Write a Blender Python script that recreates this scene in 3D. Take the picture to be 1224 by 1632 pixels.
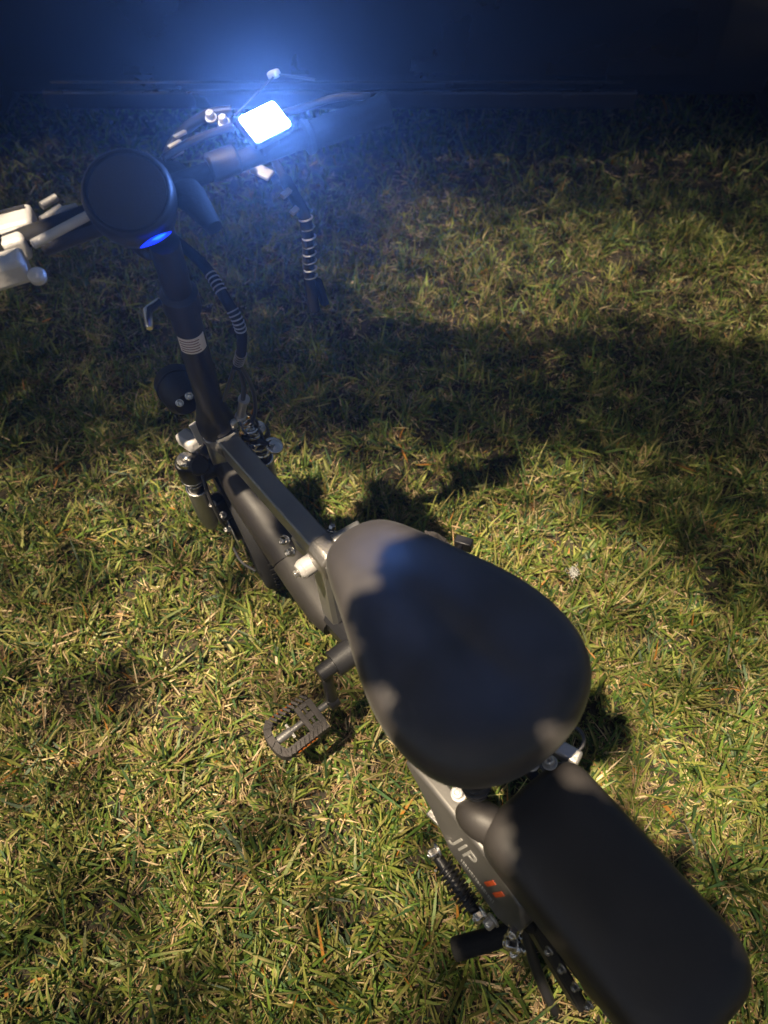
import bpy, bmesh, math, random
import numpy as np
from mathutils import Vector, Matrix, noise
R = math.radians
random.seed(7); rng = np.random.default_rng(7)
for o in list(bpy.data.objects): bpy.data.objects.remove(o, do_unlink=True)
S = bpy.context.scene
COL = S.collection

# ------------------------------------------------------------------ camera, sky, light, exposure
cam = bpy.data.cameras.new('camera'); camo = bpy.data.objects.new('camera', cam); COL.objects.link(camo)
camo.location = (0, 0, 1.5); camo.rotation_euler = (R(40), 0, 0)
cam.sensor_fit = 'VERTICAL'; cam.sensor_height = 36; cam.lens = 26
cam.clip_start = 0.02; cam.clip_end = 400
S.camera = camo
cam.dof.use_dof = True; cam.dof.focus_distance = 1.25; cam.dof.aperture_fstop = 4.0

SUN_AZ = (-.30, -.33); SUN_EL = 66.0           # street-lamp direction: behind the left shoulder
w = bpy.data.worlds.new('World'); S.world = w; w.use_nodes = True
nt = w.node_tree; nt.nodes.clear()
sky = nt.nodes.new('ShaderNodeTexSky'); sky.sky_type = 'NISHITA'; sky.sun_disc = False
sky.sun_elevation = R(SUN_EL); sky.sun_rotation = math.atan2(SUN_AZ[0], SUN_AZ[1])
bg = nt.nodes.new('ShaderNodeBackground'); bg.inputs['Strength'].default_value = 0.018
ow = nt.nodes.new('ShaderNodeOutputWorld')
nt.links.new(sky.outputs[0], bg.inputs[0]); nt.links.new(bg.outputs[0], ow.inputs[0])

sl = bpy.data.lights.new('sun', 'SUN'); sl.energy = 5.0; sl.angle = R(0.7); sl.color = (1.0, .82, .58)
so = bpy.data.objects.new('sun', sl); COL.objects.link(so); so.location = (-4, -4, 6)
sd = Vector((-.30, -.33, 1.0)).normalized()
so.rotation_euler = sd.to_track_quat('Z', 'Y').to_euler()

S.view_settings.view_transform = 'Standard'; S.view_settings.look = 'None'
S.view_settings.exposure = 1.42; S.view_settings.gamma = 1.0

# ------------------------------------------------------------------ materials
def mat(name, base, rough=.5, metal=0., spec=.5, bump=0., bscale=60., var=0., vscale=8., coat=0., emit=None, estr=0., sheen=0.):
    m = bpy.data.materials.new(name); m.use_nodes = True; n = m.node_tree; b = n.nodes['Principled BSDF']
    b.inputs['Base Color'].default_value = (*base, 1); b.inputs['Roughness'].default_value = rough
    b.inputs['Metallic'].default_value = metal; b.inputs['Specular IOR Level'].default_value = spec
    b.inputs['Coat Weight'].default_value = coat; b.inputs['Sheen Weight'].default_value = sheen
    tc = n.nodes.new('ShaderNodeTexCoord')
    nz = n.nodes.new('ShaderNodeTexNoise'); nz.inputs['Scale'].default_value = vscale; nz.inputs['Detail'].default_value = 6
    n.links.new(tc.outputs['Object'], nz.inputs['Vector'])
    v = var if var else .15
    mr = n.nodes.new('ShaderNodeMapRange'); mr.inputs[1].default_value = .3; mr.inputs[2].default_value = .7
    mr.inputs[3].default_value = 1 - v; mr.inputs[4].default_value = 1 + v
    n.links.new(nz.outputs['Fac'], mr.inputs[0])
    mx = n.nodes.new('ShaderNodeVectorMath'); mx.operation = 'SCALE'; mx.inputs[0].default_value = base
    n.links.new(mr.outputs[0], mx.inputs['Scale']); n.links.new(mx.outputs[0], b.inputs['Base Color'])
    mr2 = n.nodes.new('ShaderNodeMapRange'); mr2.inputs[1].default_value = .3; mr2.inputs[2].default_value = .7
    mr2.inputs[3].default_value = max(0, rough - .06); mr2.inputs[4].default_value = min(1, rough + .08)
    n.links.new(nz.outputs['Fac'], mr2.inputs[0]); n.links.new(mr2.outputs[0], b.inputs['Roughness'])
    if bump:
        nb = n.nodes.new('ShaderNodeTexNoise'); nb.inputs['Scale'].default_value = bscale; nb.inputs['Detail'].default_value = 4
        n.links.new(tc.outputs['Object'], nb.inputs['Vector'])
        bp = n.nodes.new('ShaderNodeBump'); bp.inputs['Strength'].default_value = bump; bp.inputs['Distance'].default_value = .002
        n.links.new(nb.outputs['Fac'], bp.inputs['Height']); n.links.new(bp.outputs[0], b.inputs['Normal'])
    if emit:
        b.inputs['Emission Color'].default_value = (*emit, 1); b.inputs['Emission Strength'].default_value = estr
    return m
M = dict(
    frame=mat('satin_grey_metal', (.30, .295, .29), .38, .7, .5, .1, 300, .12),
    weld=mat('brushed_weld', (.30, .28, .26), .42, .8, .5, .4, 220, .2),
    down=mat('dark_grey_enamel', (.022, .020, .020), .5, .1, .5, .1, 260, .15),
    platem=mat('stay_grey_metal', (.13, .125, .12), .45, .6, .5, .1, 300, .12),
    down2=mat('mid_grey_enamel', (.034, .031, .029), .55, .1, .5, .1, 260, .15),
    blk=mat('black_anodised', (.022, .022, .025), .38, .2, .5, .12, 300, .2),
    plastic=mat('black_plastic', (.018, .018, .02), .5, 0, .45, .25, 400, .2),
    rubber=mat('black_rubber', (.010, .010, .010), .8, 0, .3, .4, 200, .3),
    leather=mat('dusty_black_vinyl', (.042, .038, .037), .42, 0, .5, .16, 900, .22, 14, 0, None, 0, .05),
    pad=mat('worn_black_vinyl', (.028, .025, .024), .46, 0, .45, .16, 900, .2, 12),
    chrome=mat('chromed_steel', (.62, .60, .58), .2, 1.0, .5, .15, 260, .2),
    steel=mat('galvanised_steel', (.5, .48, .46), .36, .85, .5, .3, 300, .25),
    alloy=mat('pale_cast_alloy', (.50, .48, .47), .48, .25, .5, .35, 180, .15),
    pedal=mat('dusty_pedal_rubber', (.05, .044, .043), .6, .1, .4, .4, 300, .3, 40),
    orange=mat('orange_print', (.42, .06, .012), .55),
    amber=mat('amber_reflector', (.28, .07, .01), .2, 0, .6),
    print=mat('grey_print', (.24, .235, .22), .5),
    paper=mat('label_paper', (.78, .70, .68), .6, 0, .4, .1, 200, .08),
    ink=mat('label_ink', (.18, .08, .10), .6),
    cable=mat('cable_jacket', (.035, .035, .04), .3, .1, .6),
    red=mat('dull_red_plastic', (.2, .04, .05), .4),
    carpaint=mat('midnight_blue_car_paint', (.004, .006, .018), .3, .3, .4, 0, 60, .1, 3, .25),
    glass=mat('dark_tinted_glass', (.008, .009, .012), .05, 0, .7),
    tyre=mat('tyre_rubber', (.018, .018, .019), .8, 0, .3, .4, 80, .25),
    darktrim=mat('worn_bright_trim', (.012, .012, .016), .4, .5),
    trim=mat('car_black_trim', (.015, .015, .017), .55, 0, .4),
    lamp=mat('car_lamp_lens', (.35, .35, .38), .12, .2, .7),
    tail=mat('car_tail_lens', (.25, .01, .01), .15, 0, .7),
    screen=mat('lit_screen', (.8, .8, .8), .3, 0, .5, 0, 60, .01, 8, 0, (.14, .32, 1.0), 1500),
    led=mat('blue_indicator', (.01, .02, .3), .3, 0, .5, 0, 60, .01, 8, 0, (.004, .02, 1.0), 1.2),
    ledcore=mat('blue_indicator_core', (.01, .02, .3), .3, 0, .5, 0, 60, .01, 8, 0, (.01, .12, 1.0), 1.2),
    bark=mat('tree_bark', (.11, .08, .055), .85, 0, .3, .9, 30, .4),
    down_fluff=mat('pale_seed_down', (.75, .74, .72), .9, 0, .2, 0, 60, .1),
)

# ------------------------------------------------------------------ mesh helpers
def ob(name, bm, m, parent=None, smooth=True, bevel=0., bseg=2, sub=0):
    me = bpy.data.meshes.new(name)
    bmesh.ops.recalc_face_normals(bm, faces=bm.faces[:])
    bm.to_mesh(me); bm.free()
    ms = m if isinstance(m, (list, tuple)) else [m]
    for x in ms: me.materials.append(x)
    if smooth:
        me.polygons.foreach_set('use_smooth', [True] * len(me.polygons))
        try: me.set_sharp_from_angle(angle=R(38))
        except Exception: pass
    o = bpy.data.objects.new(name, me); COL.objects.link(o)
    if parent is not None: o.parent = parent
    if bevel:
        b = o.modifiers.new('bevel', 'BEVEL'); b.width = bevel; b.segments = bseg; b.limit_method = 'ANGLE'; b.angle_limit = R(35)
        b.harden_normals = False
    if sub:
        s = o.modifiers.new('subsurf', 'SUBSURF'); s.levels = sub; s.render_levels = sub
    return o
def empty(name, label=None, cat=None, mtx=None, group=None):
    o = bpy.data.objects.new(name, None); COL.objects.link(o); o.empty_display_size = .1
    if mtx is not None: o.matrix_world = mtx
    if label: o['label'] = label
    if cat: o['category'] = cat
    if group: o['group'] = group
    return o
def frame_from(d):
    d = d.normalized(); a = Vector((0, 0, 1)) if abs(d.z) < .9 else Vector((1, 0, 0))
    u = d.cross(a).normalized(); return u, d.cross(u).normalized()
def tube(bm, pts, r, seg=12, cap=True):
    pts = [Vector(p) for p in pts]; n = len(pts)
    rs = r if isinstance(r, (list, tuple)) else [r] * n
    rings = []; u = None
    for i, p in enumerate(pts):
        d = (pts[min(i + 1, n - 1)] - pts[max(i - 1, 0)]).normalized()
        if u is None: u, v = frame_from(d)
        else:
            u = (u - d * u.dot(d)).normalized(); v = d.cross(u).normalized()
        rings.append([bm.verts.new(p + (u * math.cos(2 * math.pi * k / seg) + v * math.sin(2 * math.pi * k / seg)) * rs[i]) for k in range(seg)])
    for a, b in zip(rings, rings[1:]):
        for k in range(seg): bm.faces.new((a[k], a[(k + 1) % seg], b[(k + 1) % seg], b[k]))
    if cap: bm.faces.new(rings[0]); bm.faces.new(rings[-1])
    return bm
def smoothpath(pts, n=6):
    P = [Vector(p) for p in pts]; P = [2 * P[0] - P[1]] + P + [2 * P[-1] - P[-2]]; out = []
    for i in range(1, len(P) - 2):
        for k in range(n):
            t = k / n; a, b, c, d = P[i - 1], P[i], P[i + 1], P[i + 2]
            out.append(.5 * ((2 * b) + (c - a) * t + (2 * a - 5 * b + 4 * c - d) * t * t + (3 * b - a - 3 * c + d) * t ** 3))
    out.append(P[-2]); return out
def box(bm, c, s, rot=None):
    mt = Matrix.Translation(Vector(c))
    if rot is not None: mt = mt @ rot.to_4x4()
    return bmesh.ops.create_cube(bm, size=1, matrix=mt @ Matrix.Diagonal((*s, 1)))['verts']
def rotm(x=0, y=0, z=0):
    return Matrix.Rotation(R(z), 3, 'Z') @ Matrix.Rotation(R(y), 3, 'Y') @ Matrix.Rotation(R(x), 3, 'X')
def beam(bm, p0, p1, wy, hz, ch=.25):          # chamfered rectangular bar between two points; local side axis = y
    p0, p1 = Vector(p0), Vector(p1); d = (p1 - p0).normalized(); s = Vector((0, 1, 0)); s = (s - d * s.dot(d)).normalized(); u = s.cross(d) * -1
    w_, h_ = wy / 2, hz / 2; c = min(w_, h_) * ch
    prof = [(w_, h_ - c), (w_ - c, h_), (-w_ + c, h_), (-w_, h_ - c), (-w_, -h_ + c), (-w_ + c, -h_), (w_ - c, -h_), (w_, -h_ + c)]
    rings = [[bm.verts.new(p + s * a + u * b) for a, b in prof] for p in (p0, p1)]
    for k in range(8): bm.faces.new((rings[0][k], rings[0][(k + 1) % 8], rings[1][(k + 1) % 8], rings[1][k]))
    bm.faces.new(rings[0]); bm.faces.new(rings[1]); return bm
def prism(bm, poly, axis, a0, a1):              # polygon in the two other axes
    def P(q, a):
        l = [q[0], q[1]]; l.insert(axis, a); return Vector(l)
    A = [bm.verts.new(P(q, a0)) for q in poly]; B = [bm.verts.new(P(q, a1)) for q in poly]; n = len(poly)
    for k in range(n): bm.faces.new((A[k], A[(k + 1) % n], B[(k + 1) % n], B[k]))
    bm.faces.new(A); bm.faces.new(B); return bm
def torus(bm, c, ax, Rr, r, ns=40, nr=12, a0=0, a1=2 * math.pi, fl=1.):
    ax = Vector(ax).normalized(); u, v = frame_from(ax); c = Vector(c); closed = abs(a1 - a0 - 2 * math.pi) < 1e-4
    N = ns if closed else ns + 1; rings = []
    for i in range(N):
        t = a0 + (a1 - a0) * i / ns; e = u * math.cos(t) + v * math.sin(t)
        rings.append([bm.verts.new(c + e * (Rr + r * math.cos(2 * math.pi * k / nr)) + ax * (r * fl * math.sin(2 * math.pi * k / nr))) for k in range(nr)])
    for i in range(ns):
        a, b = rings[i], rings[(i + 1) % N]
        for k in range(nr): bm.faces.new((a[k], a[(k + 1) % nr], b[(k + 1) % nr], b[k]))
    if not closed: bm.faces.new(rings[0]); bm.faces.new(rings[-1])
    return bm
def lathe(bm, c, ax, prof, seg=28):             # prof: (radius, along)
    ax = Vector(ax).normalized(); u, v = frame_from(ax); c = Vector(c); rings = []
    for rr, z in prof:
        rings.append([bm.verts.new(c + ax * z + (u * math.cos(2 * math.pi * k / seg) + v * math.sin(2 * math.pi * k / seg)) * max(rr, 1e-4)) for k in range(seg)])
    for a, b in zip(rings, rings[1:]):
        for k in range(seg): bm.faces.new((a[k], a[(k + 1) % seg], b[(k + 1) % seg], b[k]))
    bm.faces.new(rings[0]); bm.faces.new(rings[-1]); return bm
def bolt(p, ax, r, L, parent, m='steel', name='bolt', hexa=True):
    bm = bmesh.new(); ax = Vector(ax).normalized(); p = Vector(p)
    lathe(bm, p, ax, [(r * 1.35, 0), (r * 1.35, L * .25)], 16)
    lathe(bm, p + ax * L * .25, ax, [(r, 0), (r, L * .6), (r * .8, L * .75), (r * .45, L * .75), (r * .4, L * .5)], 6 if hexa else 14)
    return ob(name, bm, M[m], parent, bevel=r * .1)
BM = bmesh.new

# ------------------------------------------------------------------ ground
def ground_h(x, y):
    return .018 * noise.noise(Vector((x * .9, y * .9, 3.1))) + .008 * noise.noise(Vector((x * 4, y * 4, 1)))
def soil_mat():
    m = bpy.data.materials.new('thatchy_soil'); m.use_nodes = True; n = m.node_tree; b = n.nodes['Principled BSDF']
    tc = n.nodes.new('ShaderNodeTexCoord'); nz = n.nodes.new('ShaderNodeTexNoise'); nz.inputs['Scale'].default_value = 60; nz.inputs['Detail'].default_value = 8
    cr = n.nodes.new('ShaderNodeValToRGB'); e = cr.color_ramp.elements
    e[0].position = .35; e[0].color = (.010, .008, .005, 1); e[1].position = .7; e[1].color = (.045, .036, .02, 1)
    n.links.new(tc.outputs['Object'], nz.inputs['Vector']); n.links.new(nz.outputs['Fac'], cr.inputs[0]); n.links.new(cr.outputs[0], b.inputs['Base Color'])
    b.inputs['Roughness'].default_value = .95
    bp = n.nodes.new('ShaderNodeBump'); bp.inputs['Distance'].default_value = .01; n.links.new(nz.outputs['Fac'], bp.inputs['Height']); n.links.new(bp.outputs[0], b.inputs['Normal'])
    return m
SOIL = soil_mat()
def make_ground():
    xs = np.concatenate([[-150, -60, -20, -9], np.arange(-5, 5.01, .1), [9, 20, 60, 150]])
    ys = np.concatenate([[-150, -60, -20, -7], np.arange(-3, 7.01, .1), [12, 20, 60, 150]])
    bm = BM(); g = [[bm.verts.new((x, y, ground_h(x, y))) for x in xs] for y in ys]
    for j in range(len(ys) - 1):
        for i in range(len(xs) - 1): bm.faces.new((g[j][i], g[j][i + 1], g[j + 1][i + 1], g[j + 1][i]))
    o = ob('ground', bm, SOIL); o['kind'] = 'structure'; return o
make_ground()

# ------------------------------------------------------------------ grass: individual bent blades, green and straw
def grass_mat():
    m = bpy.data.materials.new('grass_blades'); m.use_nodes = True; n = m.node_tree; b = n.nodes['Principled BSDF']
    a = n.nodes.new('ShaderNodeAttribute'); a.attribute_name = 'tint'
    n.links.new(a.outputs['Color'], b.inputs['Base Color'])
    b.inputs['Roughness'].default_value = .5; b.inputs['Specular IOR Level'].default_value = .35
    tr = n.nodes.new('ShaderNodeBsdfTranslucent'); mx = n.nodes.new('ShaderNodeMixShader'); mx.inputs[0].default_value = .22
    n.links.new(a.outputs['Color'], tr.inputs[0]); n.links.new(b.outputs[0], mx.inputs[1]); n.links.new(tr.outputs[0], mx.inputs[2])
    n.links.new(mx.outputs[0], n.nodes['Material Output'].inputs[0]); return m
def lump(x, y, s, seed):
    gx, gy = x * s, y * s; ix, iy = np.floor(gx).astype(int), np.floor(gy).astype(int); fx, fy = gx - ix, gy - iy
    tab = np.random.default_rng(seed).random((256, 256)); fx = fx * fx * (3 - 2 * fx); fy = fy * fy * (3 - 2 * fy)
    g = lambda a, b: tab[a % 256, b % 256]
    return (g(ix, iy) * (1 - fx) + g(ix + 1, iy) * fx) * (1 - fy) + (g(ix, iy + 1) * (1 - fx) + g(ix + 1, iy + 1) * fx) * fy
def make_grass(name, xy, wmul, lmul, label):
    tf = np.clip(1.7 * (.5 * lump(xy[:, 0], xy[:, 1], 14, 3) + .5 * lump(xy[:, 0], xy[:, 1], 34, 5)) - .42, 0, 1.15)
    xy = xy[rng.random(len(xy)) < .45 + .75 * tf]
    n = len(xy); x, y = xy[:, 0], xy[:, 1]
    z0 = np.array([ground_h(a, b) for a, b in xy]) - .003
    gr = .6 * lump(x, y, 3.1, 1) + .4 * lump(x, y, 11, 2) - .22 * np.exp(-((x + .45) ** 2 + (y - .85) ** 2) / .09)        # green-versus-thatch patches
    tuft = np.clip(1.7 * (.5 * lump(x, y, 14, 3) + .5 * lump(x, y, 34, 5)) - .42, 0, 1.15)
    u = rng.random(n)
    straw = u > (.26 + .62 * gr)
    flat = rng.random(n) < np.where(straw, .72, .34)
    L = lmul * np.where(straw, rng.uniform(.014, .046, n), rng.uniform(.022, .066, n)) * (.40 + 1.25 * tuft)
    L *= np.where(rng.random(n) < .05, 1.7, 1.)
    W = wmul * np.where(straw, rng.uniform(.0016, .0040, n), rng.uniform(.0034, .0074, n))
    lf = straw & (rng.random(n) < .012); W = np.where(lf, W * 2.4, W)
    az = rng.uniform(0, 2 * np.pi, n)
    el0 = np.where(flat, rng.uniform(.05, .5, n), rng.uniform(.7, 1.45, n)); bend = rng.uniform(-.1, 1.1, n) * np.where(flat, .4, 1)
    lift = np.where(flat, rng.uniform(0, .020, n) * (.2 + 1.5 * tuft), 0) * lmul
    px, py, pz = x.copy(), y.copy(), z0 + lift
    NS = 3; V = np.zeros((n, 2 * NS + 1, 3)); tw = rng.uniform(-.9, .9, n)
    sx, sy = -np.sin(az), np.cos(az)
    prof = [.75, 1.0, .72]
    for k in range(NS + 1):
        el = el0 - bend * k / NS
        hw = (W / 2) * (prof[k] if k < NS else 0)
        if k < NS:
            ox, oy, oz = sx * hw * np.cos(tw), sy * hw * np.cos(tw), hw * np.sin(tw)
            V[:, 2 * k] = np.stack([px - ox, py - oy, pz - oz], 1); V[:, 2 * k + 1] = np.stack([px + ox, py + oy, pz + oz], 1)
        else: V[:, 6] = np.stack([px, py, pz], 1)
        st = L / NS; px = px + np.cos(az) * np.cos(el) * st; py = py + np.sin(az) * np.cos(el) * st; pz = np.maximum(pz + np.sin(el) * st, z0 + .001)
    base = (np.arange(n) * 7)[:, None]
    quads = np.concatenate([base + np.array([0, 1, 3, 2]), base + np.array([2, 3, 5, 4])], 0); tris = base + np.array([4, 5, 6])
    nq, ntr = len(quads), len(tris)
    me = bpy.data.meshes.new(name); me.vertices.add(n * 7); me.vertices.foreach_set('co', V.reshape(-1))
    loops = np.concatenate([quads.reshape(-1), tris.reshape(-1)]); me.loops.add(len(loops)); me.loops.foreach_set('vertex_index', loops.astype(np.int32))
    me.polygons.add(nq + ntr); st = np.concatenate([np.arange(nq) * 4, nq * 4 + np.arange(ntr) * 3]); me.polygons.foreach_set('loop_start', st.astype(np.int32))
    me.polygons.foreach_set('use_smooth', np.ones(nq + ntr, bool)); me.update(calc_edges=True)
    G = np.array([[.10, .155, .024], [.07, .125, .020], [.16, .20, .035], [.045, .09, .03], [.21, .22, .05]])
    Sx = np.array([[.42, .31, .17], [.34, .23, .12], [.52, .40, .23], [.24, .15, .08], [.36, .32, .12], [.15, .095, .05]])
    c = np.where(straw[:, None], Sx[rng.integers(0, 6, n)], G[rng.integers(0, 5, n)]) * rng.uniform(.45, 1.35, n)[:, None]
    org = rng.random(n) < .008; c[org] = [.36, .16, .03]
    col = np.ones((n, 7, 4)); col[:, :, :3] = c[:, None, :]
    tipy = (rng.random(n) < .3) & ~straw                           # sun-dried tips
    col[tipy, 5:, :3] = [.30, .24, .09]
    at = me.color_attributes.new('tint', 'FLOAT_COLOR', 'POINT'); at.data.foreach_set('color', col.reshape(-1))
    me.materials.append(GRASS); o = bpy.data.objects.new(name, me); COL.objects.link(o)
    o['kind'] = 'stuff'; o['label'] = label; o['category'] = 'grass'; return o
GRASS = grass_mat()
def scatter(x0, x1, y0, y1, dens):
    n = int((x1 - x0) * (y1 - y0) * dens); return np.stack([rng.uniform(x0, x1, n), rng.uniform(y0, y1, n)], 1)
near = np.concatenate([scatter(-1.05, 1.2, -.15, .7, 50000), scatter(-1.35, 1.45, .7, 1.3, 38000), scatter(-1.5, 1.7, 1.3, 2.0, 28000), scatter(-1.8, 2.2, 2.0, 3.0, 15000)])
far = np.concatenate([scatter(-3.5, 3.8, 3.0, 5.0, 4200), scatter(-3.5, -1.35, -1.5, 3.0, 2200), scatter(1.5, 3.8, -1.5, 3.0, 2200), scatter(-1.5, 1.5, -1.5, -.15, 2500)])
make_grass('grass', near, 1.0, 1.0, 'short worn lawn of mixed green and straw coloured blades under the bicycle')
make_grass('grass', far, 1.7, 1.15, 'rougher lawn reaching under and past the parked dark car')

# ------------------------------------------------------------------ parked car across the lawn
def make_car():
    root = empty('parked_car', 'dark blue car parked broadside at the far edge of the lawn', 'car', Matrix.Translation((-.25, 4.12, 0)))
    HW = .90; WX = (2.20, -1.70); WR = .33
    # side silhouettes (x: +front). belt line, roof line, lower edge
    def lerp(x, T):
        for (a, b), (c, d) in zip(T, T[1:]):
            if x <= c: t = (x - a) / (c - a); t = t * t * (3 - 2 * t); return b + (d - b) * t
        return T[-1][1]
    hood = [(-2.63, .80), (-2.45, .98), (-1.75, 1.0), (1.05, .95), (2.0, .86), (2.5, .72), (2.7, .55)]
    def zlow(x):
        z = .27 if abs(x) < 2.2 else .27 + (abs(x) - 2.2) * .25
        for wx in WX:
            d = abs(x - wx)
            if d < .385: z = max(z, .33 + math.sqrt(.385 ** 2 - d * d))
        return z
    def wid(x): return HW * (1 - .16 * max(0, (abs(x) - 1.75) / .93) ** 2)
    xs = sorted(set([round(-2.63 + i * .065, 4) for i in range(83)]))
    bm = BM(); rings = []
    for x in xs:
        zl = zlow(x); zt = lerp(x, hood); w_ = wid(x); ring = []
        prof = [(w_ - .06, zl), (w_ - .035, zl + .02), (w_ - .02, zl + (zt - zl) * .16), (w_ - .012, zl + (zt - zl) * .22), (w_ - .005, zl + (zt - zl) * .45), (w_, zl + (zt - zl) * .66),
                (w_ - .012, zl + (zt - zl) * .74), (w_ - .03, zl + (zt - zl) * .9), (w_ - .07, zt), (w_ * .5, zt + .035), (0, zt + .045)]
        for yy, zz in prof: ring.append((yy, zz))
        ring = [(-a, b) for a, b in ring] + [(a, b) for a, b in reversed(ring[:-1])]
        rings.append([bm.verts.new((x, a, b)) for a, b in ring])
    for a, b in zip(rings, rings[1:]):
        for k in range(len(a) - 1): bm.faces.new((a[k], a[k + 1], b[k + 1], b[k]))
    bm.faces.new(rings[0]); bm.faces.new(rings[-1])
    ob('body', bm, M['carpaint'], root)
    bm = BM(); box(bm, (0, 0, .30), (4.7, 1.3, .10)); 
    for wx in WX: tube(bm, [(wx, -.62, .36), (wx, .62, .36)], .36, 24)
    ob('underbody', bm, M['trim'], root)
    # cabin
    cab = [(-2.34, .97), (-1.81, 1.34), (-1.05, 1.44), (0, 1.44), (.64, 1.32), (1.35, .95)]
    cx = [-2.34, -2.1, -1.81, -1.4, -1.05, -.5, 0, .35, .64, 1.0, 1.35]
    bm = BM(); rg = []
    for x in cx:
        zt = lerp(x, cab); zb = lerp(x, hood) - .02; t = (zt - zb) / .5; yt = .80 - .20 * max(0, t)
        rg.append([bm.verts.new(p) for p in [(x, -.815, zb), (x, -yt, zt - .03), (x, -yt + .1, zt), (x, 0, zt + .02), (x, yt - .1, zt), (x, yt, zt - .03), (x, .815, zb)]])
    for a, b in zip(rg, rg[1:]):
        for k in range(6): bm.faces.new((a[k], a[k + 1], b[k + 1], b[k]))
    bm.faces.new(rg[0]); bm.faces.new(rg[-1])
    ob('cabin', bm, M['carpaint'], root, sub=1)
    for s in (-1, 1):                                       # side windows, windscreen posts left between
        for poly in ([(-1.90, 1.05), (-1.15, 1.02), (-1.15, 1.34), (-1.55, 1.28)], [(-1.05, 1.02), (-.04, 1.0), (-.04, 1.36), (-1.05, 1.345)], [(.04, 1.0), (.96, .99), (.54, 1.26), (.04, 1.355)]):
            bm = BM(); A = []
            for off in (0, .012):
                A.append([bm.verts.new((px, s * (.828 + off - .20 * (pz - .98) / .46), pz)) for px, pz in poly])
            n = len(poly)
            for k in range(n): bm.faces.new((A[0][k], A[0][(k + 1) % n], A[1][(k + 1) % n], A[1][k]))
            bm.faces.new(A[0]); bm.faces.new(A[1]); ob('side_window', bm, M['glass'], root)
        for x0, x1 in ((.09, 1.55), (-1.24, .02)):              # doors: proud panels with shut lines
            bm = BM(); n = 8; g = []
            for i in range(n + 1):
                x = x0 + (x1 - x0) * i / n; zl = zlow(x) + .095; zt = lerp(x, hood) - .07; zl0 = zlow(x); zt0 = lerp(x, hood)
                col_ = []
                for f in (0, .25, .5, .75, 1):
                    z = zl + (zt - zl) * f; q = (z - zl0) / (zt0 - zl0)
                    yy = HW + (-.02 + .015 * min(1, q / .5)) if q < .5 else HW - .005 - .03 * max(0, q - .66) / .24
                    if x < -1.05: pass
                    col_.append(bm.verts.new((x, s * (yy + .017), z)))
                g.append(col_)
            for a, b in zip(g, g[1:]):
                for k in range(4): bm.faces.new((a[k], a[k + 1], b[k + 1], b[k]))
            bmesh.ops.solidify(bm, geom=bm.faces[:], thickness=.012)
            d = ob('door', bm, M['carpaint'], root)
            bm = BM(); hx = x0 + .12; tube(bm, smoothpath([(hx - .08, s * .90, .80), (hx - .06, s * .93, .80), (hx + .06, s * .93, .80), (hx + .08, s * .90, .80)], 4), .011, 10)
            ob('door_handle', bm, M['chrome'], d)
        bm = BM(); box(bm, (.06, s * .892, .335), (2.3, .012, .008)); ob('sill_trim', bm, M['darktrim'], root, bevel=.004)
        bm = BM(); box(bm, (.07, s * .868, .265), (2.42, .05, .07)); ob('sill', bm, M['carpaint'], root, bevel=.01)
        bm = BM(); bmesh.ops.create_uvsphere(bm, u_segments=16, v_segments=10, radius=1, matrix=Matrix.Translation((.94, s * .98, 1.03)) @ Matrix.Diagonal((.07, .10, .065, 1)))
        ob('mirror', bm, M['carpaint'], root)
        bm = BM(); bmesh.ops.create_uvsphere(bm, u_segments=16, v_segments=10, radius=1, matrix=Matrix.Translation((2.46, s * .62, .66)) @ Matrix.Diagonal((.16, .16, .07, 1)))
        ob('headlight', bm, M['lamp'], root)
        bm = BM(); bmesh.ops.create_uvsphere(bm, u_segments=16, v_segments=10, radius=1, matrix=Matrix.Translation((-2.56, s * .62, .80)) @ Matrix.Diagonal((.09, .16, .08, 1)))
        ob('tail_light', bm, M['tail'], root)
        for wx in WX:
            wb = BM(); lathe(wb, (wx, s * .66, WR), (0, s, 0), [(.20, 0), (.30, .0), (.325, .02), (WR, .05), (WR, .15), (.325, .18), (.29, .20), (.215, .195), (.20, .17)], 40)
            wh = ob('wheel', wb, M['tyre'], root)
            wb = BM(); lathe(wb, (wx, s * .70, WR), (0, s, 0), [(.02, .05), (.205, .05), (.21, .155), (.195, .155), (.185, .09), (.06, .09), (.055, .13), (.02, .135)], 32)
            for k in range(7):
                a = 2 * math.pi * k / 7; tube(wb, [(wx + .05 * math.cos(a), s * .83, WR + .05 * math.sin(a)), (wx + .19 * math.cos(a), s * .845, WR + .19 * math.sin(a))], .016, 8)
            ob('rim', wb, M['trim'], wh)
    return root
make_car()

# ------------------------------------------------------------------ electric folding bicycle (local: x forward, y left, z up)
H, LEAN = R(126.5), R(7)
fw = Vector((math.cos(H), math.sin(H), 0)); lf = Vector((-math.sin(H), math.cos(H), 0)); up = Vector((0, 0, 1))
l2 = lf * math.cos(LEAN) - up * math.sin(LEAN); u2 = up * math.cos(LEAN) + lf * math.sin(LEAN)
BT = Matrix(((fw.x, l2.x, u2.x, .165), (fw.y, l2.y, u2.y, .47), (fw.z, l2.z, u2.z, 0), (0, 0, 0, 1)))
bike = empty('electric_bicycle', 'grey folding electric bicycle with wide black saddle leaning on the lawn', 'bicycle', BT)

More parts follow.
